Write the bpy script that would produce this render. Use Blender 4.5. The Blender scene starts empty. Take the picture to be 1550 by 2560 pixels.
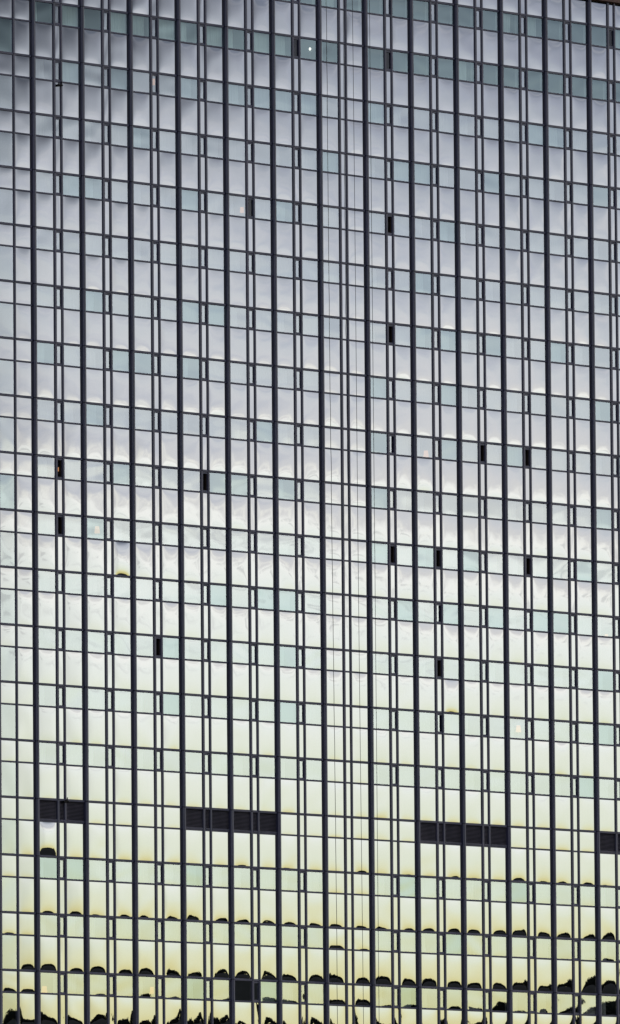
import bpy, math, random
import numpy as np
from mathutils import Matrix, Vector

random.seed(7)
RNG = np.random.default_rng(11)
scene = bpy.context.scene
COL = scene.collection
rad = math.radians

# ------------------------------------------------------------------ camera
H = 3.3                      # storey height (m)
W = 1.2357 * H               # bay pitch (m)
Z0 = 39.92                   # height of the louvre storey's upper transom above the ground
CAM = Vector((-427.84, -414.43, 2.0))
right = Vector((0.67701929, -0.73592336, -0.00785421))
up = Vector((-0.06154071, -0.06724308, 0.99583689))
fwd = Vector((0.73338777, 0.67371743, 0.09081411))
cam_data = bpy.data.cameras.new("camera")
cam = bpy.data.objects.new("camera", cam_data)
COL.objects.link(cam)
m = Matrix.Identity(4)
for r in range(3):
    m[r][0], m[r][1], m[r][2], m[r][3] = right[r], up[r], -fwd[r], CAM[r]
cam.matrix_world = m
cam_data.sensor_fit = 'VERTICAL'
cam_data.sensor_height = 24.0
FPX = 26000.0
cam_data.lens = FPX / 2560.0 * 24.0
cam_data.clip_start = 1.0
cam_data.clip_end = 60000.0
scene.camera = cam
scene.render.resolution_x, scene.render.resolution_y = 620, 1024
scene.view_settings.view_transform = 'Standard'
scene.view_settings.look = 'None'
scene.view_settings.exposure = 0.0
scene.view_settings.gamma = 1.0
scene.cycles.max_bounces = 10
scene.cycles.glossy_bounces = 5
scene.cycles.transparent_max_bounces = 10
scene.cycles.diffuse_bounces = 3
scene.cycles.caustics_reflective = False
scene.cycles.caustics_refractive = False


def lin(rgb, k=1.0):
    out = []
    for c in rgb:
        c = c / 255.0
        c = c / 12.92 if c <= 0.04045 else ((c + 0.055) / 1.055) ** 2.4
        out.append(c * k)
    return (*out, 1.0)


# ------------------------------------------------------------------ sky
GLOW_AZ = 47.4               # azimuth of the evening glow seen mirrored in the facade (from -Y towards +X)
SUN_AZ, SUN_EL = 84.0, 9.0
world = bpy.data.worlds.new("World")
scene.world = world
world.use_nodes = True
nt = world.node_tree
nt.nodes.clear()


class NG:
    def __init__(self, tree):
        self.t = tree

    def node(self, kind, **kw):
        n = self.t.nodes.new(kind)
        for k, v in kw.items():
            setattr(n, k, v)
        return n

    def put(self, sock, v):
        if isinstance(v, bpy.types.NodeSocket):
            self.t.links.new(v, sock)
        else:
            sock.default_value = v

    def math(self, op, a, b=0.0, clamp=False):
        n = self.node('ShaderNodeMath', operation=op, use_clamp=clamp)
        self.put(n.inputs[0], a)
        self.put(n.inputs[1], b)
        return n.outputs[0]

    def smooth(self, v, lo, hi, a=0.0, b=1.0):
        n = self.node('ShaderNodeMapRange', interpolation_type='SMOOTHSTEP')
        self.put(n.inputs[0], v)
        n.inputs[1].default_value, n.inputs[2].default_value = lo, hi
        n.inputs[3].default_value, n.inputs[4].default_value = a, b
        return n.outputs[0]

    def noise(self, vec, scale, detail=4.0, rough=0.55, dist=0.0):
        n = self.node('ShaderNodeTexNoise')
        self.put(n.inputs['Vector'], vec)
        n.inputs['Scale'].default_value = scale
        n.inputs['Detail'].default_value = detail
        n.inputs['Roughness'].default_value = rough
        n.inputs['Distortion'].default_value = dist
        return n.outputs[0]

    def mix(self, f, a, b, mode='MIX'):
        n = self.node('ShaderNodeMix', data_type='RGBA', blend_type=mode)
        self.put(n.inputs[0], f)
        self.put(n.inputs[6], a)
        self.put(n.inputs[7], b)
        return n.outputs[2]

    def xyz(self, x, y, z):
        n = self.node('ShaderNodeCombineXYZ')
        self.put(n.inputs[0], x)
        self.put(n.inputs[1], y)
        self.put(n.inputs[2], z)
        return n.outputs[0]


g = NG(nt)
tc = g.node('ShaderNodeTexCoord')
sep = g.node('ShaderNodeSeparateXYZ')
nt.links.new(tc.outputs['Generated'], sep.inputs[0])
dx, dy, dz = sep.outputs
el = g.math('MULTIPLY', g.math('ARCSINE', dz), 57.29578)
az = g.math('MULTIPLY', g.math('ARCTAN2', dx, g.math('MULTIPLY', dy, -1.0)), 57.29578)
a = g.math('SUBTRACT', az, GLOW_AZ)
cv = g.xyz(a, g.math('MULTIPLY', el, 1.7), 0.0)
cv2 = g.xyz(g.math('ADD', g.math('MULTIPLY', a, 0.8), 31.0), g.math('MULTIPLY', el, 2.6), 4.0)
n_big = g.noise(cv, 0.42, 2.0)
n_mid = g.noise(cv, 1.5, 5.0, 0.55, 0.3)
n_str = g.noise(cv2, 0.55, 3.0, 0.5, 0.5)
n_puff = g.noise(cv, 1.05, 5.0, 0.55, 0.3)
n_wisp = g.noise(cv2, 1.5, 5.0, 0.6, 0.5)
n_soft = g.noise(cv2, 0.6, 3.0, 0.45, 0.2)
a_c = g.math('MINIMUM', g.math('MAXIMUM', a, -4.0), 4.0)
lumps = g.smooth(el, 4.2, 5.0)
warp = g.math('ADD', g.math('MULTIPLY', g.math('SUBTRACT', n_big, 0.5), 0.8), g.math('MULTIPLY', g.math('MULTIPLY', g.math('SUBTRACT', n_mid, 0.5), g.smooth(el, 5.2, 6.4, 0.65, 0.3)), 1.0))
el_w = g.math('ADD', el, g.math('MULTIPLY', g.math('ADD', warp, g.math('MULTIPLY', a_c, 0.10)), lumps))
R_MIRROR = 0.55
el_t = g.math('ADD', el, g.math('MULTIPLY', a_c, 0.10))
stops = [(-1.0, (150, 140, 100)), (1.6, (192, 182, 118)), (2.3, (213, 207, 152)), (2.72, (219, 220, 183)), (3.2, (221, 227, 207)),
         (3.9, (227, 232, 220)), (4.5, (231, 236, 231)), (4.98, (239, 240, 236)), (5.20, (210, 210, 210)), (5.7, (203, 205, 209)),
         (6.3, (194, 199, 205)), (6.8, (182, 187, 196)), (7.4, (168, 174, 185)), (8.0, (149, 154, 167)), (8.6, (124, 131, 146)),
         (10.0, (104, 112, 132)), (19.0, (88, 100, 124))]
ramp = g.node('ShaderNodeValToRGB')
cr = ramp.color_ramp
while len(cr.elements) < len(stops):
    cr.elements.new(0.5)
for e, (p, c) in zip(cr.elements, stops):
    e.position = (p + 1.0) / 20.0
for e, (p, c) in zip(cr.elements, stops):
    e.color = lin(c, 1.0 / R_MIRROR)
nt.links.new(g.math('DIVIDE', g.math('ADD', el_w, 1.0), 20.0, clamp=True), ramp.inputs[0])
skycol = ramp.outputs[0]
# blue-grey cloud shreds higher up, bright billows along the lower edge of the cloud bank
band_hi = g.math('MULTIPLY', g.smooth(el, 5.0, 5.8), g.smooth(el, 11.0, 9.0))
skycol = g.mix(g.math('MULTIPLY', g.math('MULTIPLY', g.smooth(n_str, 0.46, 0.74), band_hi), 0.36), skycol, lin((158, 166, 186), 1.0 / R_MIRROR))
skycol = g.mix(g.math('MULTIPLY', g.math('MULTIPLY', g.smooth(n_soft, 0.48, 0.74), band_hi), 0.3), skycol, lin((216, 214, 216), 1.0 / R_MIRROR))
band_lo = g.math('MULTIPLY', g.smooth(el_t, 4.6, 4.9), g.smooth(el_t, 5.6, 5.15))
skycol = g.mix(g.math('MULTIPLY', g.math('MULTIPLY', g.smooth(n_puff, 0.48, 0.66), band_lo), 0.62), skycol, lin((240, 240, 232), 1.0 / R_MIRROR))
band_w = g.math('MULTIPLY', g.smooth(el_t, 4.25, 4.6), g.smooth(el_t, 5.15, 4.95))
skycol = g.mix(g.math('MULTIPLY', g.math('MULTIPLY', g.smooth(n_wisp, 0.50, 0.66), band_w), 0.9), skycol, lin((206, 208, 206), 1.0 / R_MIRROR))
# lens vignette put into the sky colour: darker to the left and upwards
vignette = g.math('MULTIPLY', g.smooth(el, 6.7, 8.4), g.smooth(a, 0.4, -1.9))
skycol = g.mix(g.math('MULTIPLY', vignette, 0.74), skycol, (0.02, 0.03, 0.05, 1.0))
skycol = g.mix(g.math('MULTIPLY', g.smooth(a, -1.0, -2.2), 0.16), skycol, (0.05, 0.06, 0.08, 1.0))
# clear dusk sky for the rest of the dome
nish = g.node('ShaderNodeTexSky', sky_type='NISHITA')
nish.sun_disc = False
nish.sun_elevation = rad(SUN_EL)
nish.sun_rotation = rad(180.0 - SUN_AZ)
nish.dust_density = 2.0
dusk = g.mix(1.0, nish.outputs[0], (0.05, 0.05, 0.05, 1.0), 'MULTIPLY')
dusk = g.mix(0.6, dusk, lin((216, 221, 236), 1.3))
skycol = g.mix(g.smooth(el, 12.0, 40.0), skycol, dusk)
ang = g.math('ABSOLUTE', a)
ang = g.math('MINIMUM', ang, g.math('SUBTRACT', 360.0, ang))
skycol = g.mix(g.smooth(ang, 50.0, 110.0), skycol, g.mix(0.75, dusk, lin((50, 58, 84))))
bg = g.node('ShaderNodeBackground')
nt.links.new(skycol, bg.inputs[0])
bg.inputs[1].default_value = 1.0
wo = g.node('ShaderNodeOutputWorld')
nt.links.new(bg.outputs[0], wo.inputs[0])
world.cycles.sampling_method = 'MANUAL'
world.cycles.sample_map_resolution = 1024

sun_d = bpy.data.lights.new("sun", 'SUN')
sun_d.energy = 0.6
sun_d.angle = rad(10.0)
sun_d.color = (1.0, 0.86, 0.66)
sun = bpy.data.objects.new("sun", sun_d)
COL.objects.link(sun)
sv = Vector((math.sin(rad(SUN_AZ)) * math.cos(rad(SUN_EL)), -math.cos(rad(SUN_AZ)) * math.cos(rad(SUN_EL)), math.sin(rad(SUN_EL))))
sun.rotation_euler = sv.to_track_quat('Z', 'Y').to_euler()
sun.location = (60, -60, 150)


# ------------------------------------------------------------------ materials
def mat(name, build):
    mm = bpy.data.materials.new(name)
    mm.use_nodes = True
    t = mm.node_tree
    t.nodes.clear()
    out = t.nodes.new('ShaderNodeOutputMaterial')
    gg = NG(t)
    t.links.new(build(gg), out.inputs[0])
    return mm


def principled(gg, col, rough=0.5, metal=0.0, spec=0.5):
    n = gg.node('ShaderNodeBsdfPrincipled')
    gg.put(n.inputs['Base Color'], col)
    gg.put(n.inputs['Roughness'], rough)
    gg.put(n.inputs['Metallic'], metal)
    n.inputs['Specular IOR Level'].default_value = spec
    return n


def object_pos(gg, sx=1.0, sy=1.0, sz=1.0):
    geo = gg.node('ShaderNodeNewGeometry')
    n = gg.node('ShaderNodeVectorMath', operation='MULTIPLY')
    gg.t.links.new(geo.outputs['Position'], n.inputs[0])
    n.inputs[1].default_value = (sx, sy, sz)
    return n.outputs[0]


def m_frame(c1, c2, rough=0.42, spec=0.5):
    def b(gg):
        n1 = gg.noise(object_pos(gg, 1.3, 1.3, 0.3), 1.0, 3.0)
        n2 = gg.noise(object_pos(gg, 14.0, 14.0, 1.2), 1.0, 4.0)
        f = gg.math('ADD', gg.math('MULTIPLY', gg.smooth(n1, 0.35, 0.65), 0.6), gg.math('MULTIPLY', n2, 0.4), clamp=True)
        col = gg.mix(f, c1, c2)
        rg = gg.math('ADD', gg.math('MULTIPLY', n2, 0.2), rough - 0.1)
        return principled(gg, col, rg, 0.0, spec).outputs[0]
    return b


def m_mirror(gg):
    """coated opaque glass: a mirror with a little streaky grime over a dark back"""
    n1 = gg.noise(object_pos(gg, 3.0, 3.0, 0.8), 1.0, 4.0)
    dif = gg.node('ShaderNodeBsdfDiffuse')
    gg.put(dif.inputs[0], (0.04, 0.04, 0.04, 1))
    gl = gg.node('ShaderNodeBsdfGlossy')
    gl.inputs['Roughness'].default_value = 0.0
    gg.put(gl.inputs[0], (0.606, 0.606, 0.606, 1))
    ms = gg.node('ShaderNodeMixShader')
    gg.put(ms.inputs[0], gg.smooth(n1, 0.2, 0.8, 0.91, 0.90))
    gg.t.links.new(dif.outputs[0], ms.inputs[1])
    gg.t.links.new(gl.outputs[0], ms.inputs[2])
    return ms.outputs[0]


def m_clear(refl, tint, gcol):
    def b(gg):
        tr = gg.node('ShaderNodeBsdfTransparent')
        gg.put(tr.inputs[0], tint)
        gl = gg.node('ShaderNodeBsdfGlossy')
        gl.inputs['Roughness'].default_value = 0.0
        gg.put(gl.inputs[0], gcol)
        ms = gg.node('ShaderNodeMixShader')
        ms.inputs[0].default_value = refl
        gg.t.links.new(tr.outputs[0], ms.inputs[1])
        gg.t.links.new(gl.outputs[0], ms.inputs[2])
        return ms.outputs[0]
    return b


def m_plain(c1, c2=None, rough=0.7, scale=2.0):
    c2 = c2 or c1

    def b(gg):
        n = gg.noise(object_pos(gg), scale, 4.0)
        return principled(gg, gg.mix(n, c1, c2), rough).outputs[0]
    return b


def m_emit(col, strength):
    def b(gg):
        e = gg.node('ShaderNodeEmission')
        gg.put(e.inputs[0], col)
        e.inputs[1].default_value = strength
        return e.outputs[0]
    return b


M_RIB = mat('glow_lit_rib', m_frame((0.13, 0.135, 0.18, 1), (0.20, 0.20, 0.26, 1), 0.32, 0.8))
M_PIER = mat('dark_anodised_metal', m_frame((0.066, 0.074, 0.140, 1), (0.125, 0.118, 0.210, 1), 0.36, 0.8))
M_MULL = mat('dark_blue_metal', m_frame((0.065, 0.074, 0.132, 1), (0.125, 0.115, 0.195, 1), 0.36, 0.8))
M_TRANS = mat('dark_violet_metal', m_frame((0.056, 0.062, 0.118, 1), (0.105, 0.096, 0.175, 1), 0.38, 0.7))
M_LOUVRE = mat('louvre_metal', m_frame((0.15, 0.14, 0.17, 1), (0.23, 0.21, 0.25, 1), 0.45))
M_MIRROR = mat('mirror_glass', m_mirror)
M_CLEAR = mat('tinted_glass', m_clear(0.505, (0.96, 1.0, 0.995, 1), (0.95, 1.0, 1.0, 1)))
M_TEAL = mat('teal_glass', m_clear(0.45, (0.90, 1.0, 0.98, 1), (0.86, 0.99, 1.0, 1)))
M_DIM = mat('dark_vent_glass', m_clear(0.07, (0.45, 0.45, 0.45, 1), (0.9, 0.9, 0.9, 1)))
M_GREEN = mat('green_glass', m_clear(0.33, (0.88, 1.0, 0.97, 1), (0.78, 0.96, 0.93, 1)))
M_CURTAIN = mat('curtain_cloth', m_plain((0.76, 0.77, 0.71, 1), (0.86, 0.85, 0.79, 1), 0.9, 6.0))
M_INTERIOR = mat('room_wall', m_plain((0.06, 0.058, 0.056, 1), (0.10, 0.095, 0.09, 1), 0.9, 0.4))
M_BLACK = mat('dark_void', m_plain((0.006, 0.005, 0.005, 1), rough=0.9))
M_REVEAL = mat('brown_reveal', m_plain((0.040, 0.026, 0.020, 1), (0.06, 0.04, 0.03, 1), 0.6))
M_COPING = mat('brown_coping', m_plain((0.16, 0.085, 0.07, 1), (0.20, 0.11, 0.09, 1), 0.7))
M_CABLE = mat('black_cable', m_plain((0.02, 0.02, 0.022, 1), rough=0.6))
M_SHADE = mat('lit_lamp_shade', m_emit((1.0, 0.46, 0.20, 1), 0.5))
M_BULB = mat('lit_white_bulb', m_emit((1.0, 0.95, 0.85, 1), 2.5))
M_WHITE = mat('white_paint', m_plain((0.75, 0.76, 0.74, 1), rough=0.5))
M_LEAF = mat('leaves', m_plain((0.010, 0.017, 0.008, 1), (0.024, 0.034, 0.014, 1), 0.95, 0.5))
M_HILL = mat('forest_floor', m_plain((0.010, 0.012, 0.007, 1), (0.022, 0.022, 0.013, 1), 0.95, 0.05))
M_GROUND = mat('meadow_ground', m_plain((0.05, 0.06, 0.03, 1), (0.09, 0.09, 0.06, 1), 0.95, 0.02))


# ------------------------------------------------------------------ mesh helpers
class MB:
    def __init__(self):
        self.v, self.f, self.n, self.mi = [], [], [], []

    def add(self, vs, fs, mi=0):
        o = len(self.v)
        self.v.extend(tuple(p) for p in vs)
        self.f.extend(tuple(i + o for i in f) for f in fs)
        self.mi.extend([mi] * len(fs))

    def box(self, x0, x1, y0, y1, z0, z1, mi=0):
        vs = [(x, y, z) for x in (x0, x1) for y in (y0, y1) for z in (z0, z1)]
        fs = [(0, 1, 3, 2), (4, 6, 7, 5), (0, 4, 5, 1), (2, 3, 7, 6), (0, 2, 6, 4), (1, 5, 7, 3)]
        self.add(vs, fs, mi)

    def prism_z(self, poly, z0, z1, mi=0):
        """poly: (x, y) counter-clockwise seen from above"""
        n = len(poly)
        vs = [(x, y, z0) for x, y in poly] + [(x, y, z1) for x, y in poly]
        fs = [(i, (i + 1) % n, n + (i + 1) % n, n + i) for i in range(n)]
        fs += [tuple(range(n - 1, -1, -1)), tuple(range(n, 2 * n))]
        self.add(vs, fs, mi)

    def prism_x(self, poly, x0, x1, mi=0):
        """poly: (y, z)"""
        n = len(poly)
        vs = [(x0, y, z) for y, z in poly] + [(x1, y, z) for y, z in poly]
        fs = [(i, (i + 1) % n, n + (i + 1) % n, n + i) for i in range(n)]
        fs += [tuple(range(n - 1, -1, -1)), tuple(range(n, 2 * n))]
        self.add(vs, fs, mi)

    def tube(self, pts, r, sides=8, mi=0):
        rings = []
        for i, p in enumerate(pts):
            p = Vector(p)
            d = (Vector(pts[min(i + 1, len(pts) - 1)]) - Vector(pts[max(i - 1, 0)])).normalized()
            e1 = d.orthogonal().normalized()
            e2 = d.cross(e1)
            rr = r[i] if isinstance(r, (list, tuple)) else r
            rings.append([p + rr * (math.cos(t) * e1 + math.sin(t) * e2) for t in [2 * math.pi * k / sides for k in range(sides)]])
        vs = [q for ring in rings for q in ring]
        fs = []
        for i in range(len(rings) - 1):
            for k in range(sides):
                fs.append((i * sides + k, i * sides + (k + 1) % sides, (i + 1) * sides + (k + 1) % sides, (i + 1) * sides + k))
        fs.append(tuple(range(sides - 1, -1, -1)))
        fs.append(tuple((len(rings) - 1) * sides + k for k in range(sides)))
        self.add(vs, fs, mi)

    def build(self, name, mats, parent=None, smooth=False):
        me = bpy.data.meshes.new(name)
        me.from_pydata(self.v, [], self.f)
        mats = mats if isinstance(mats, (list, tuple)) else [mats]
        for mm in mats:
            me.materials.append(mm)
        if len(mats) > 1:
            me.polygons.foreach_set('material_index', self.mi)
        if smooth:
            me.polygons.foreach_set('use_smooth', [True] * len(me.polygons))
        if self.n:
            me.polygons.foreach_set('use_smooth', [True] * len(me.polygons))
            me.normals_split_custom_set_from_vertices(self.n)
        me.update()
        return link(name, me, parent)


def link(name, me, parent=None):
    o = bpy.data.objects.new(name, me)
    COL.objects.link(o)
    if parent is not None:
        o.parent = parent
        o.matrix_parent_inverse = parent.matrix_world.inverted()
    return o


def tag(o, label=None, cat=None, group=None, kind=None):
    if label: o['label'] = label
    if cat: o['category'] = cat
    if group: o['group'] = group
    if kind: o['kind'] = kind
    return o


def zrow(Y):
    return Z0 + Y * H


def px(x, y, z):
    """source-pixel position of a point (used to rank panes by size in the photo)"""
    d = Vector((x, y, z)) - CAM
    w = d.dot(fwd)
    return 775 + FPX * d.dot(right) / w, 1280 - FPX * d.dot(up) / w


# ------------------------------------------------------------------ ground, hill, woodland (seen mirrored in the glass)
mb = MB()
S = 16000.0
mb.add([(-S, -S, 0), (S, -S, 0), (S, S, 0), (-S, S, 0)], [(0, 1, 2, 3)])
tag(mb.build('ground', M_GROUND), kind='structure')

mirror_cam = Vector((CAM.x, -CAM.y, CAM.z))
rd = Vector((fwd.x, -fwd.y, 0.0)).normalized()           # horizontal direction of the mirrored view
rs = Vector((-rd.y, rd.x, 0.0))                          # sideways; checked so that +s is to the right in the picture
if rs.x * right.x + (-rs.y) * right.y < 0:
    rs = -rs
RIDGE_T = 2600.0


def ridge(s):
    h = 101.2 - 0.018 * s + 1.4 * math.sin(s * 0.045 + 0.6) + 0.9 * math.sin(s * 0.13 + 2.0)
    h += 11.0 / (1 + math.exp(-(s - 63) / 3.0))
    return h + 8.0 * math.exp(-((s + 15.5) / 8.0) ** 2)


def hill_h(s, t):
    return ridge(s) * math.exp(-(t / 260.0) ** 2) * math.exp(-(s / 620.0) ** 4) - 0.5


mb = MB()
NS, NT = 120, 36
for i in range(NS + 1):
    for j in range(NT + 1):
        s = -720 + 1440 * i / NS
        t = -520 + 1040 * j / NT
        p = mirror_cam + rd * (RIDGE_T + t) + rs * s
        mb.v.append((p.x, p.y, hill_h(s, t)))
for i in range(NS):
    for j in range(NT):
        q = i * (NT + 1) + j
        mb.f.append((q, q + 1, q + NT + 2, q + NT + 1))
        mb.mi.append(0)
tag(mb.build('hill', M_HILL, smooth=True), kind='structure')


def leaf_cloud(mb, c, rx, rz, n, size):
    for _ in range(n):
        d = Vector(RNG.normal(size=3)).normalized()
        rr = RNG.random() ** 0.36
        k = 1.0 + 0.25 * math.sin(5 * math.atan2(d.y, d.x) + c.x) * (1 - abs(d.z))
        p = c + Vector((d.x * rx * rr * k, d.y * rx * rr * k, d.z * rz * rr))
        e1 = Vector(RNG.normal(size=3)).normalized()
        e2 = e1.orthogonal().normalized()
        s = size * RNG.uniform(0.5, 1.3)
        mb.add([p - e1 * s - e2 * s * .55, p + e1 * s - e2 * s * .7, p + e1 * s * .8 + e2 * s * .6, p - e1 * s * .5 + e2 * s * .7], [(0, 1, 2, 3)])


mb = MB()
for k in range(360):
    s = RNG.uniform(-230, 230)
    t = RNG.uniform(-26, 12)
    hgt = RNG.uniform(5.6, 7.4)
    if RNG.random() < 0.05:
        hgt += RNG.uniform(0.5, 1.5)
    base = mirror_cam + rd * (RIDGE_T + t) + rs * s
    base.z = hill_h(s, t)
    r = RNG.uniform(3.2, 5.6)
    mb.tube([base, base + Vector((0, 0, hgt * .55)), base + Vector((.3, .2, hgt * .85))], [.34, .24, .08], 6)
    leaf_cloud(mb, base + Vector((0, 0, hgt * .50)), r, hgt * .48, 330, 0.55)
    leaf_cloud(mb, base + Vector((0, 0, 1.6)), r * 1.2, 2.6, 40, 1.2)
    for _ in range(3):
        q = base + Vector((RNG.uniform(-r, r) * .6, RNG.uniform(-r, r) * .6, hgt * RNG.uniform(.6, .92)))
        leaf_cloud(mb, q, r * .42, r * .36, 45, .42)
tag(mb.build('woodland', M_LEAF), 'dark leafy woodland along the crest of the hill', 'woodland', kind='stuff')

# ------------------------------------------------------------------ the tower
tower = bpy.data.objects.new('tower', None)
COL.objects.link(tower)
tag(tower, 'tall mirrored glass tower with dark metal mullions reflecting clouds and treetops', 'building')
tower.location = (W * 6, 15.0, 0.0)
bpy.context.view_layer.update()

BAYS = 16
ROW_LO, ROW_HI = -5, 15
ROOF_Y = 15.425
Z_LO, Z_HI = zrow(ROW_LO - 1 + 0.615), zrow(ROOF_Y)
VH = 0.385                                     # share of a storey taken by the short pane
PIER_L, PIER_R = -0.215, 0.052                  # pier across, from its axis
A1, M1R, M2L, M2R = 1.63, 1.845, 2.250, 2.440   # first mullion and second mullion inside a bay
kx = W / 4.17
A1, M1R, M2L, M2R = A1 * kx, M1R * kx, M2L * kx, M2R * kx
CORNER = -0.76 * W
LEFT_M = -0.405 * W
U_T, L_T = 0.144, 0.104                        # thickness of the two kinds of transom

# core of the building: closed walls and roof behind the curtain wall
mb = MB()
mb.box(CORNER + 0.05, BAYS * W + 0.05, 1.6, 32.0, 0.0, Z_HI - 0.3)
mb.box(CORNER + 0.05, BAYS * W + 0.05, 0.45, 1.59, Z_HI - 0.45, Z_HI - 0.32)
for i in range(BAYS + 1):
    mb.box(i * W - 0.13, i * W - 0.01, 0.16, 1.597, 0.0, Z_HI - 0.46)
mb.build('core', M_INTERIOR, tower)

mb = MB()
mb.box(CORNER - 0.25, BAYS * W + 0.3, -0.04, 0.3, 0.0, Z_LO - 0.05)
mb.build('plinth', M_PIER, tower)

mb = MB()
mb.box(CORNER - 0.3, BAYS * W + 0.3, 0.02, 32.0, Z_HI + 0.12, Z_HI + 1.1)
mb.box(CORNER - 0.3, BAYS * W + 0.3, -0.20, 0.015, Z_HI + 0.16, Z_HI + 1.14)
mb.build('coping', M_COPING, tower)
mb = MB()
mb.box(CORNER - 0.2, BAYS * W + 0.2, 0.10, 0.6, Z_HI - 0.06, Z_HI + 0.115)
mb.build('shadow_gap', M_BLACK, tower)


def pier_poly(x0, x1, d):
    c = 0.022
    xm = (x0 + x1) / 2
    return [(x0, 0.15), (x0, -d + c), (x0 + c, -d), (xm - 0.045, -d), (xm - 0.030, -d - 0.030), (xm + 0.030, -d - 0.030), (xm + 0.045, -d),
            (x1 - c, -d), (x1, -d + c), (x1, 0.15)]


def mull_poly(x0, x1, d):
    c = 0.03
    return [(x0, 0.145), (x0, -d + c), (x0 + c, -d), (x1 - c * 1.6, -d), (x1, -d + c * 1.6), (x1, 0.145)]


def vertical(poly, name, mm):
    mb = MB()
    mb.prism_z(poly, Z_LO, Z_HI + 0.10)
    if len(poly) == 10:
        mb.mi[4] = 2                           # raised rib down the middle of a pier, its glow highlight coloured in
    # the joint between two lengths of profile at each storey
    for k in range(ROW_LO, ROW_HI + 1):
        cx = sum(p[0] for p in poly) / len(poly)
        big = [(cx + (x - cx) * 1.012, y - 0.003 if y < 0 else y) for x, y in poly]
        mb.prism_z(big, zrow(k) - 0.015, zrow(k) + 0.015, 1)
    return mb.build(name, [mm, M_BLACK, M_RIB], tower)


for i in range(BAYS + 1):
    vertical(pier_poly(i * W + PIER_L, i * W + PIER_R, 0.145), 'pier', M_PIER)
for i in range(BAYS):
    vertical(mull_poly(i * W + A1, i * W + M1R, 0.070), 'mullion', M_MULL)
    vertical(mull_poly(i * W + M2L, i * W + M2R, 0.066), 'mullion', M_MULL)
vertical(mull_poly(LEFT_M - 0.09, LEFT_M + 0.09, 0.070), 'mullion', M_MULL)
vertical(pier_poly(CORNER - 0.26, CORNER + 0.06, 0.12), 'corner_pier', M_PIER)


def transom_poly(zc, t, d):
    c = 0.02
    return [(0.12, zc - t / 2), (0.12, zc + t / 2), (-d + c, zc + t / 2), (-d, zc + t / 2 - c), (-d, zc - t / 2 + c), (-d + c, zc - t / 2)]


for k in range(ROW_LO, ROW_HI + 1):
    for zc, t, d in ((zrow(k), U_T, 0.055), (zrow(k - VH), L_T, 0.040)):
        mb = MB()
        mb.prism_x(transom_poly(zc, t, d), CORNER + 0.06, BAYS * W - 0.2)
        mb.build('transom', M_TRANS, tower)

# ---- panes
D2R = math.pi / 180


def pane_data(x0, x1, z0, z1, y, D, tilt_h=0.0, tilt_v=0.0, rough=0.05, n=(11, 13), skew=0.0, seed=0):
    """a slightly bulged sheet of glass. D: swing of the mirrored ray (degrees) at the middle of the lower edge; tilts in degrees"""
    rg = np.random.default_rng(seed)
    hw, hh = (x1 - x0) / 2, (z1 - z0) / 2
    A = D * D2R / 1.38 * hh / 2
    u = np.linspace(-1, 1, n[0])[:, None] + np.zeros(n[1])[None, :]
    v = np.linspace(-1, 1, n[1])[None, :] + np.zeros(n[0])[:, None]
    pu, pv = (1 - 0.35 * u ** 2 - 0.65 * u ** 4) * (1 + skew * u), 0.7 - 0.4 * v ** 2 - 0.3 * v ** 4
    b = A * pu * pv
    dpu = (-0.7 * u - 2.6 * u ** 3) * (1 + skew * u) + skew * (1 - 0.35 * u ** 2 - 0.65 * u ** 4)
    bx = 0.55 * A * dpu * pv / hw           # thick panes bend less across than along
    bz = A * pu * (-0.8 * v - 1.2 * v ** 3) / hh
    for _ in range(3):
        kx_, kz_ = rg.uniform(-2.2, 2.2) / hw, rg.uniform(1.0, 4.5) / hh
        ph = rg.uniform(0, 6.28)
        s = rough * D2R * rg.normal() / max(abs(kz_), 0.5)
        arg = kx_ * u * hw + kz_ * v * hh + ph
        b = b + s * np.sin(arg)
        bx = bx + s * kx_ * np.cos(arg)
        bz = bz + s * kz_ * np.cos(arg)
    bx = bx + math.tan(tilt_h * D2R)
    bz = bz + math.tan(tilt_v * D2R)
    X = x0 + (u + 1) * hw
    Z = z0 + (v + 1) * hh
    Y = y - b
    N = np.stack([-bx, -np.ones_like(bx), -bz], -1)
    N /= np.linalg.norm(N, axis=-1, keepdims=True)
    V = np.stack([X, Y, Z], -1).reshape(-1, 3)
    F = []
    for i in range(n[0] - 1):
        for j in range(n[1] - 1):
            q = i * n[1] + j
            F.append((q, q + n[1], q + n[1] + 1, q + 1))
    return V.tolist(), F, N.reshape(-1, 3).tolist()


def put_pane(mb, data, mi=0):
    V, F, N = data
    mb.add(V, F, mi)
    mb.n.extend(N)


def curtain_data(mb, x0, x1, z0, z1, y, seed):
    rg = random.Random(seed)
    n = max(8, int((x1 - x0) / 0.035))
    xs = [x0 + (x1 - x0) * i / n for i in range(n + 1)]
    w1, w2, p1, p2 = rg.uniform(26, 44), rg.uniform(9, 17), rg.uniform(0, 6), rg.uniform(0, 6)
    am = rg.uniform(0.02, 0.045)
    lean = rg.uniform(-0.08, 0.08)
    vs, fs = [], []
    for zi, z in enumerate((z0, z1)):
        for x in xs:
            d = am * math.sin(w1 * x + p1 + 1.4 * math.sin(w2 * .4 * x)) + am * 0.8 * math.sin(w2 * x + p2)
            vs.append((x + (lean if zi == 0 else 0) * (x - x0) / max(x1 - x0, .01), y + d, z))
    m_ = n + 1
    for i in range(n):
        fs.append((i, i + 1, m_ + i + 1, m_ + i))
    mb.add(vs, fs)


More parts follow.
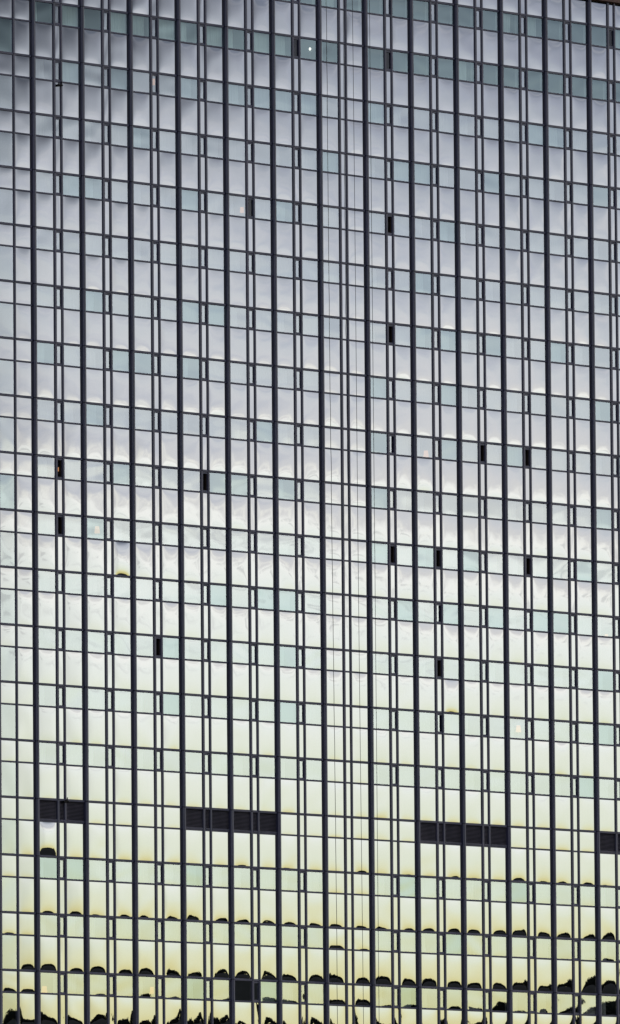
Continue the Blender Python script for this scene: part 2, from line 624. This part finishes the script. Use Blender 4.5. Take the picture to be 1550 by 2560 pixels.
OPEN = {(5, 14): 'tint', (7, 14): 'tint', (12, 15): 'tint', (4, 11): 'tint', (7, 11): 'open', (7, 9): 'open', (7, 7): 'half', (9, 7): 'open',
        (10, 7): 'open', (0, 6): 'open', (3, 6): 'open', (0, 5): 'open', (7, 5): 'open', (8, 5): 'open', (10, 5): 'open', (2, 3): 'open',
        (8, 3): 'open', (8, 4): 'half', (8, 2): 'half'}
LOUVRE_BAYS = {0, 3, 4, 8, 9, 12, 13}
STRONG = {(1, 'B', 5): 4.2, (0, 'A', 0): 4.6, (8, 'B', 3): 2.6}

LAMP_ROOMS = {(0, 'A', -3): [(0.75, 1.0)], (5, 'B', 14): []}       # windows whose lamp shows past a drawn-back curtain
for _key in ((2, 'A', -3), (10, 'A', 2), (1, 'A', 5), (8, 'A', 7), (4, 'A', 11), (12, 'A', 4)):
    LAMP_ROOMS[_key] = [(0.0, 0.3)]
PANES = {'spandrel_panel': [], 'narrow_spandrel': [], 'mirror_panel': [], 'window': [], 'vent_window': []}


def visible_area(x0, x1, z0, z1):
    p = [px(x, 0, z) for x, z in ((x0, z0), (x1, z0), (x1, z1), (x0, z1))]
    q = [(min(max(x, 0), 1550), min(max(y, 0), 2560)) for x, y in p]
    s = 0
    for (xa, ya), (xb, yb) in zip(q, q[1:] + q[:1]):
        s += xa * yb - xb * ya
    return abs(s) / 2


def curtain_span(i, side, k, rg):
    """what share of the window, from the left, the curtain covers: a list of (from, to)"""
    r = rg.random()
    if k >= 14 and i >= 7:
        if r < 0.75: return [(0.84, 1.0)]
        return [(0.0, 0.55), (0.86, 1.0)]
    if k == 15: return [(0.0, 0.8)] if r < 0.5 else [(0.75, 1.0)]
    if side == 'A':
        if r < 0.30: return [(0.0, 1.0)]
        if r < 0.86: return [(0.0, rg.uniform(0.28, 0.68)), (0.93, 1.0)]
        return [(0.0, 0.12)]
    if r < 0.72: return [(0.0, 1.0)]
    if r < 0.93: return [(0.0, rg.uniform(0.4, 0.75))]
    return [(0.88, 1.0)]


def spec_bulge(i, big, rg):
    base = 0.97 + 0.20 * (min(i, 13) / 12.0)
    d = base + rg.gauss(0, 0.13)
    if rg.random() < 0.06: d += rg.uniform(0.2, 0.6)
    return max(0.15, d) * big


seed = 0
for k in range(ROW_LO, ROW_HI + 1):
    zu, zl, zn = zrow(k), zrow(k - VH), zrow(k - 1)
    short = (zl + L_T / 2 - 0.01, zu - U_T / 2 + 0.01)
    tall = (zn + U_T / 2 - 0.01, zl - L_T / 2 + 0.01)
    cols = [(-2, 'A', CORNER + 0.06, LEFT_M - 0.09), (-1, 'B', LEFT_M + 0.09, PIER_L)]
    for i in range(BAYS):
        cols += [(i, 'A', i * W + PIER_R, i * W + A1), (i, 'N', i * W + M1R, i * W + M2L), (i, 'B', i * W + M2R, (i + 1) * W + PIER_L)]
    for i, side, x0, x1 in cols:
        seed += 1
        rg = random.Random(seed * 17 + 3)
        x0, x1 = x0 - 0.004, x1 + 0.004
        spans = [(short, False), (tall, True)]
        if k == ROW_HI:
            spans.append(((zu + U_T / 2 - 0.01, Z_HI - 0.01), True))
        for (z0, z1), is_tall in spans:
            seed += 1
            D = spec_bulge(max(i, 0), 1.0 if is_tall else 0.8, rg)
            th, tv = rg.gauss(0, 0.07), rg.gauss(0, 0.045)
            rec = dict(i=i, side=side, k=k, box=(x0, x1, z0, z1), D=D, th=th, tv=tv, seed=seed, area=visible_area(x0, x1, z0, z1))
            if side == 'N':
                rec['D'] = 0.10 * rg.random()
                if is_tall or k == 0 or i == 6:
                    if not is_tall and k == 0 and i in LOUVRE_BAYS:
                        PANES.setdefault('louvre_panel', []).append(rec)
                    else:
                        PANES['narrow_spandrel'].append(rec)
                else:
                    if (i, k) == (4, -3): rec['tv'] = 0.45
                    PANES['vent_window'].append(rec)
                continue
            if not is_tall and k == 0 and i in LOUVRE_BAYS:
                PANES.setdefault('louvre_panel', []).append(rec)
                continue
            vision = not is_tall
            if i == -1 or k == 0: vision = False
            if i == -2: vision = is_tall
            if i == 6 and not is_tall:
                vision = (k >= 9) if side == 'A' else (k >= 15)
            if vision:
                rec['D'] = min(D, 1.0) * (0.22 + 0.2 * rg.random())
                rec['curtain'] = [] if i == -2 else curtain_span(i, side, k, rg)
                if (i, side, k) in LAMP_ROOMS: rec['curtain'] = LAMP_ROOMS[(i, side, k)]
                if (i, side, k) == (4, 'A', -3):          # hangs out of true and mirrors the dark slope below the treetops
                    rec['tv'], rec['curtain'] = 0.80, []
                PANES['window'].append(rec)
            elif is_tall:
                rec['D'] = STRONG.get((i, side, k), D)
                rec['skew'] = rg.gauss(0, 0.12)
                PANES['spandrel_panel'].append(rec)
            else:
                PANES['mirror_panel'].append(rec)


def rec_pane(rec, y, rough, n):
    x0, x1, z0, z1 = rec['box']
    return pane_data(x0, x1, z0, z1, y, rec['D'], rec['th'], rec['tv'], rough, n, rec.get('skew', 0.0), rec['seed'])


def vent_parts(rec):
    """frame ring of a vent window in the narrow strip; the glass sits deeper than its neighbours"""
    x0, x1, z0, z1 = rec['box']
    x0 += 0.006
    x1 -= 0.006
    mb = MB()
    mb.box(x0, x1, -0.022, 0.13, z1 - 0.105, z1)
    mb.box(x0, x1, -0.022, 0.13, z0, z0 + 0.085)
    mb.box(x0, x0 + 0.02, -0.010, 0.12, z0 + 0.086, z1 - 0.106)
    mb.box(x1 - 0.022, x1, -0.010, 0.12, z0 + 0.086, z1 - 0.106)
    return mb


def vent_glass(rec):
    x0, x1, z0, z1 = rec['box']
    st = OPEN.get((rec['i'], rec['k']))
    if st == 'half':
        x1 = x0 + (x1 - x0) * 0.62
    return pane_data(x0 + 0.024, x1 - 0.028, z0 + 0.08, z1 - 0.10, 0.042, rec['D'], rec['th'], rec['tv'], 0.03, (4, 6), 0.0, rec['seed'])


SPEC = {'spandrel_panel': (M_MIRROR, 0.0, 0.045, (14, 16)), 'mirror_panel': (M_MIRROR, 0.0, 0.04, (14, 12)),
        'narrow_spandrel': (M_MIRROR, 0.0, 0.04, (4, 7)), 'window': (M_CLEAR, 0.0, 0.06, (9, 8))}
REST = {'spandrel_panel': 'spandrel_glass', 'mirror_panel': 'mirror_glass', 'narrow_spandrel': 'narrow_glass', 'window': 'window_glass',
        'vent_window': 'vent_glass'}


def window_curtains(rec, mb):
    x0, x1, z0, z1 = rec['box']
    w = x1 - x0
    for j, (a0, a1) in enumerate(rec['curtain']):
        xa = x0 + 0.20 + a0 * w
        xb = min(x0 + 0.28 + a1 * w, x1 + 0.22)
        if a0 == 0.0: xa -= 0.12
        curtain_data(mb, xa, xb, z0 - 0.18, z1 + 0.12, 0.25, rec['seed'] * 7 + j)


def glass_kind(rec):
    if rec['k'] >= 14: return 1
    return 2 if random.Random(rec['seed'] * 5 + 1).random() < (0.20 if rec['k'] >= 4 else 0.10) else 0


for kind, recs in PANES.items():
    if kind == 'louvre_panel':
        continue
    recs.sort(key=lambda r: -r['area'])
    alone, rest = recs[:100], recs[100:]
    if kind == 'vent_window':
        # the open and half-open vents stand out in the photo: they come before the largest closed ones
        alone = [r for r in recs if (r['i'], r['k']) in OPEN]
        alone += [r for r in recs if (r['i'], r['k']) not in OPEN][:100 - len(alone)]
        ids = {id(r) for r in alone}
        rest = [r for r in recs if id(r) not in ids]
        for rec in alone:
            st = OPEN.get((rec['i'], rec['k']))
            fr = vent_parts(rec).build('vent_window', [M_MULL, M_REVEAL, M_BLACK], tower)
            if st == 'open':
                fr['label'] = 'open vent window, black inside'
                x0, x1, z0, z1 = rec['box']
                mb2 = MB()
                mb2.box(x1 - 0.076, x1 - 0.030, 0.05, 0.20, z0 + 0.087, z1 - 0.107)      # the sash swung back into the room
                mb2.build('sash', M_REVEAL, fr)
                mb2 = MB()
                mb2.box(x0 - 0.05, x1 + 0.9, 0.95, 0.99, z0 - 0.1, z1 + 0.1)  # black panel added to stand in for the dark of the room
                mb2.build('dark_room_panel', M_BLACK, fr)
            if st == 'half':
                fr['label'] = 'vent window standing ajar'
            if st != 'open':
                mb = MB()
                put_pane(mb, vent_glass(rec))
                if st == 'tint':
                    x0, x1, z0, z1 = rec['box']
                    mb2 = MB()
                    mb2.box(x0 + 0.03, x1 + 0.3, 0.16, 0.2, z0 + 0.05, z1 - 0.05)
                    mb2.build('blind', M_REVEAL, fr)
                    mb.build('pane', M_DIM, fr)
                else:
                    mb.build('pane', M_CLEAR, fr)
        mb, gl = MB(), MB()
        for rec in rest:
            part = vent_parts(rec)
            mb.add(part.v, part.f)
            put_pane(gl, vent_glass(rec))
        o = mb.build('vent_frame', M_MULL, tower)
        tag(o, kind='stuff')
        tag(gl.build(REST[kind], M_CLEAR, tower), kind='stuff')
        continue
    mm, y, rough, n = SPEC[kind]
    for rec in alone:
        mb = MB()
        put_pane(mb, rec_pane(rec, y, rough, n))
        o = mb.build(kind, [mm, M_GREEN, M_TEAL][glass_kind(rec)] if kind == 'window' else mm, tower)
        if kind == 'spandrel_panel' and (rec['i'], rec['side'], rec['k']) in STRONG:
            o['label'] = 'strongly bulged panel mirroring treetops'
        if rec.get('curtain'):
            cb = MB()
            window_curtains(rec, cb)
            cb.build('curtain', M_CURTAIN, o, smooth=True)
    if rest:
        mb, cb = MB(), MB()
        for rec in rest:
            put_pane(mb, rec_pane(rec, y, rough, n), glass_kind(rec) if kind == 'window' else 0)
            if rec.get('curtain'):
                window_curtains(rec, cb)
        o = mb.build(REST[kind], [mm, M_GREEN, M_TEAL] if kind == 'window' else mm, tower)
        tag(o, kind='stuff')
        if cb.v:
            tag(cb.build('curtain_cloth', M_CURTAIN, o, smooth=True), kind='stuff')

for rec in PANES['louvre_panel']:
    x0, x1, z0, z1 = rec['box']
    mb = MB()
    mb.box(x0, x1, 0.10, 0.13, z0, z1, 1)
    nsl = 15
    for j in range(nsl):
        zc = z0 + 0.05 + (z1 - z0 - 0.08) * j / (nsl - 1)
        mb.prism_x([(0.095, zc + 0.020), (0.02, zc - 0.025), (0.012, zc - 0.018), (0.088, zc + 0.030)], x0 + 0.002, x1 - 0.002)
    mb.build('louvre_panel', [M_LOUVRE, M_BLACK], tower)
# heavier sills and lighter frame strips round the louvres
runs = [(0, 1), (3, 5), (8, 10), (12, 14)]
for b0, b1 in runs:
    mb = MB()
    for i in range(b0, b1):
        for xa, xb in ((i * W + PIER_R, i * W + A1), (i * W + M1R, i * W + M2L), (i * W + M2R, (i + 1) * W + PIER_L)):
            mb.box(xa + 0.003, xb - 0.003, -0.052, 0.10, zrow(-VH) + L_T / 2 + 0.001, zrow(-VH) + L_T / 2 + 0.075)
    mb.build('louvre_sill', M_TRANS, tower)

# small black brackets fixed to the second mullion of the first bay
for (x, z) in ((2.20, Z0 - 0.10), (2.06, Z0 + 41.40)):
    mb = MB()
    mb.tube([(x - 0.16, -0.10, z), (x + 0.22, -0.13, z + 0.03)], [0.075, 0.05], 8)
    mb.tube([(x + 0.14, -0.10, z + 0.02), (x + 0.16, -0.12, z + 0.26)], 0.035, 6)
    mb.build('bracket', M_BLACK, tower)

# ------------------------------------------------------------------ cables hanging in front of the facade
for (xt, xb, lab) in ((26.20, 26.52, 'thin black hoist cable hanging across the middle of the mirrored bay'),
                      (27.73, 27.89, 'thin black hoist cable hanging beside the pier right of the mirrored bay')):
    mb = MB()
    pts = []
    zt, zb = Z_HI + 1.3, Z_LO - 6
    for j in range(41):
        t = j / 40
        pts.append((xt + (xb - xt) * t + 0.015 * math.sin(9 * t + xt), -1.05 - 0.02 * math.sin(7 * t), zt + (zb - zt) * t))
    pts = [(xt - 0.02, 0.6, zt + 0.06), (xt, -0.9, zt + 0.05)] + pts
    mb.tube(pts, 0.016, 6)
    tag(mb.build('hoist_cable', M_CABLE), lab, 'cable', 'cables in front of the facade')

# ------------------------------------------------------------------ lamps seen through the glass
def table_lamp(x, y, z, label, scale=1.0):
    t = bpy.data.objects.new('table_lamp', None)
    COL.objects.link(t)
    t.location = (x, y, z - 0.55)
    bpy.context.view_layer.update()
    tag(t, label, 'lamp', 'lit table lamps in the rooms')
    mb = MB()
    s = scale
    mb.tube([(x, y, z - 0.20 * s), (x, y, z + 0.20 * s)], [0.17 * s, 0.12 * s], 14)
    mb.build('shade', M_SHADE, t)
    mb = MB()
    mb.tube([(x, y, z - 0.55), (x, y, z - 0.52), (x, y, z - 0.50), (x, y, z - 0.19 * s)], [0.10, 0.10, 0.02, 0.015], 10)
    mb.build('stand', M_WHITE, t)


def zz(v):
    return Z0 + v


table_lamp(1.00, 0.5, zz(-10.93), 'orange lit lamp behind the second lowest window, leftmost bay', 1.1)
table_lamp(10.00, 0.5, zz(-10.70), 'orange lit lamp in the lower left corner, behind the curtained third bay')
table_lamp(42.30, 0.5, zz(6.00), 'pale orange lamp glowing two storeys above the right louvres')
table_lamp(5.61, 0.5, zz(15.85), 'orange lamp glowing beside the open vents of the left bays')
table_lamp(34.16, 0.5, zz(22.14), 'orange lamp glowing left of the two open vents at mid height')
table_lamp(10.60, 0.5, zz(42.46), 'orange lamp in a narrow vent near the top of the third bay', 0.9)
table_lamp(18.12, 0.5, zz(35.54), 'orange lamp behind glass beside the dark vent high in the fifth bay', 0.8)
table_lamp(50.50, 0.5, zz(12.00), 'small orange lamp at the right edge of the facade', 0.8)
table_lamp(2.50, 0.55, zz(19.17), 'bright amber lamp glimpsed through the open black vent at left', 0.55)

t = bpy.data.objects.new('floor_lamp', None)
COL.objects.link(t)
fx, fy, fz = 24.16, 0.5, zz(45.70)
t.location = (fx, fy, fz - 1.5)
bpy.context.view_layer.update()
tag(t, 'white floor lamp with a lit bulb behind a curtainless top window', 'lamp')
mb = MB(); mb.tube([(fx, fy, fz - 1.5), (fx, fy, fz - 1.47), (fx, fy, fz - 1.46), (fx, fy, fz - 0.1)], [0.14, 0.14, 0.022, 0.022], 10); mb.build('stand', M_WHITE, t)
mb = MB(); mb.tube([(fx, fy, fz - 0.09), (fx, fy, fz - 0.05), (fx, fy, fz + 0.02), (fx, fy, fz + 0.07)], [0.03, 0.065, 0.065, 0.02], 10); mb.build('bulb', M_BULB, t)
mb = MB(); mb.tube([(fx - 0.12, fy, fz - 0.17), (fx + 0.12, fy, fz - 0.17)], 0.02, 8); mb.build('bracket', M_WHITE, t)
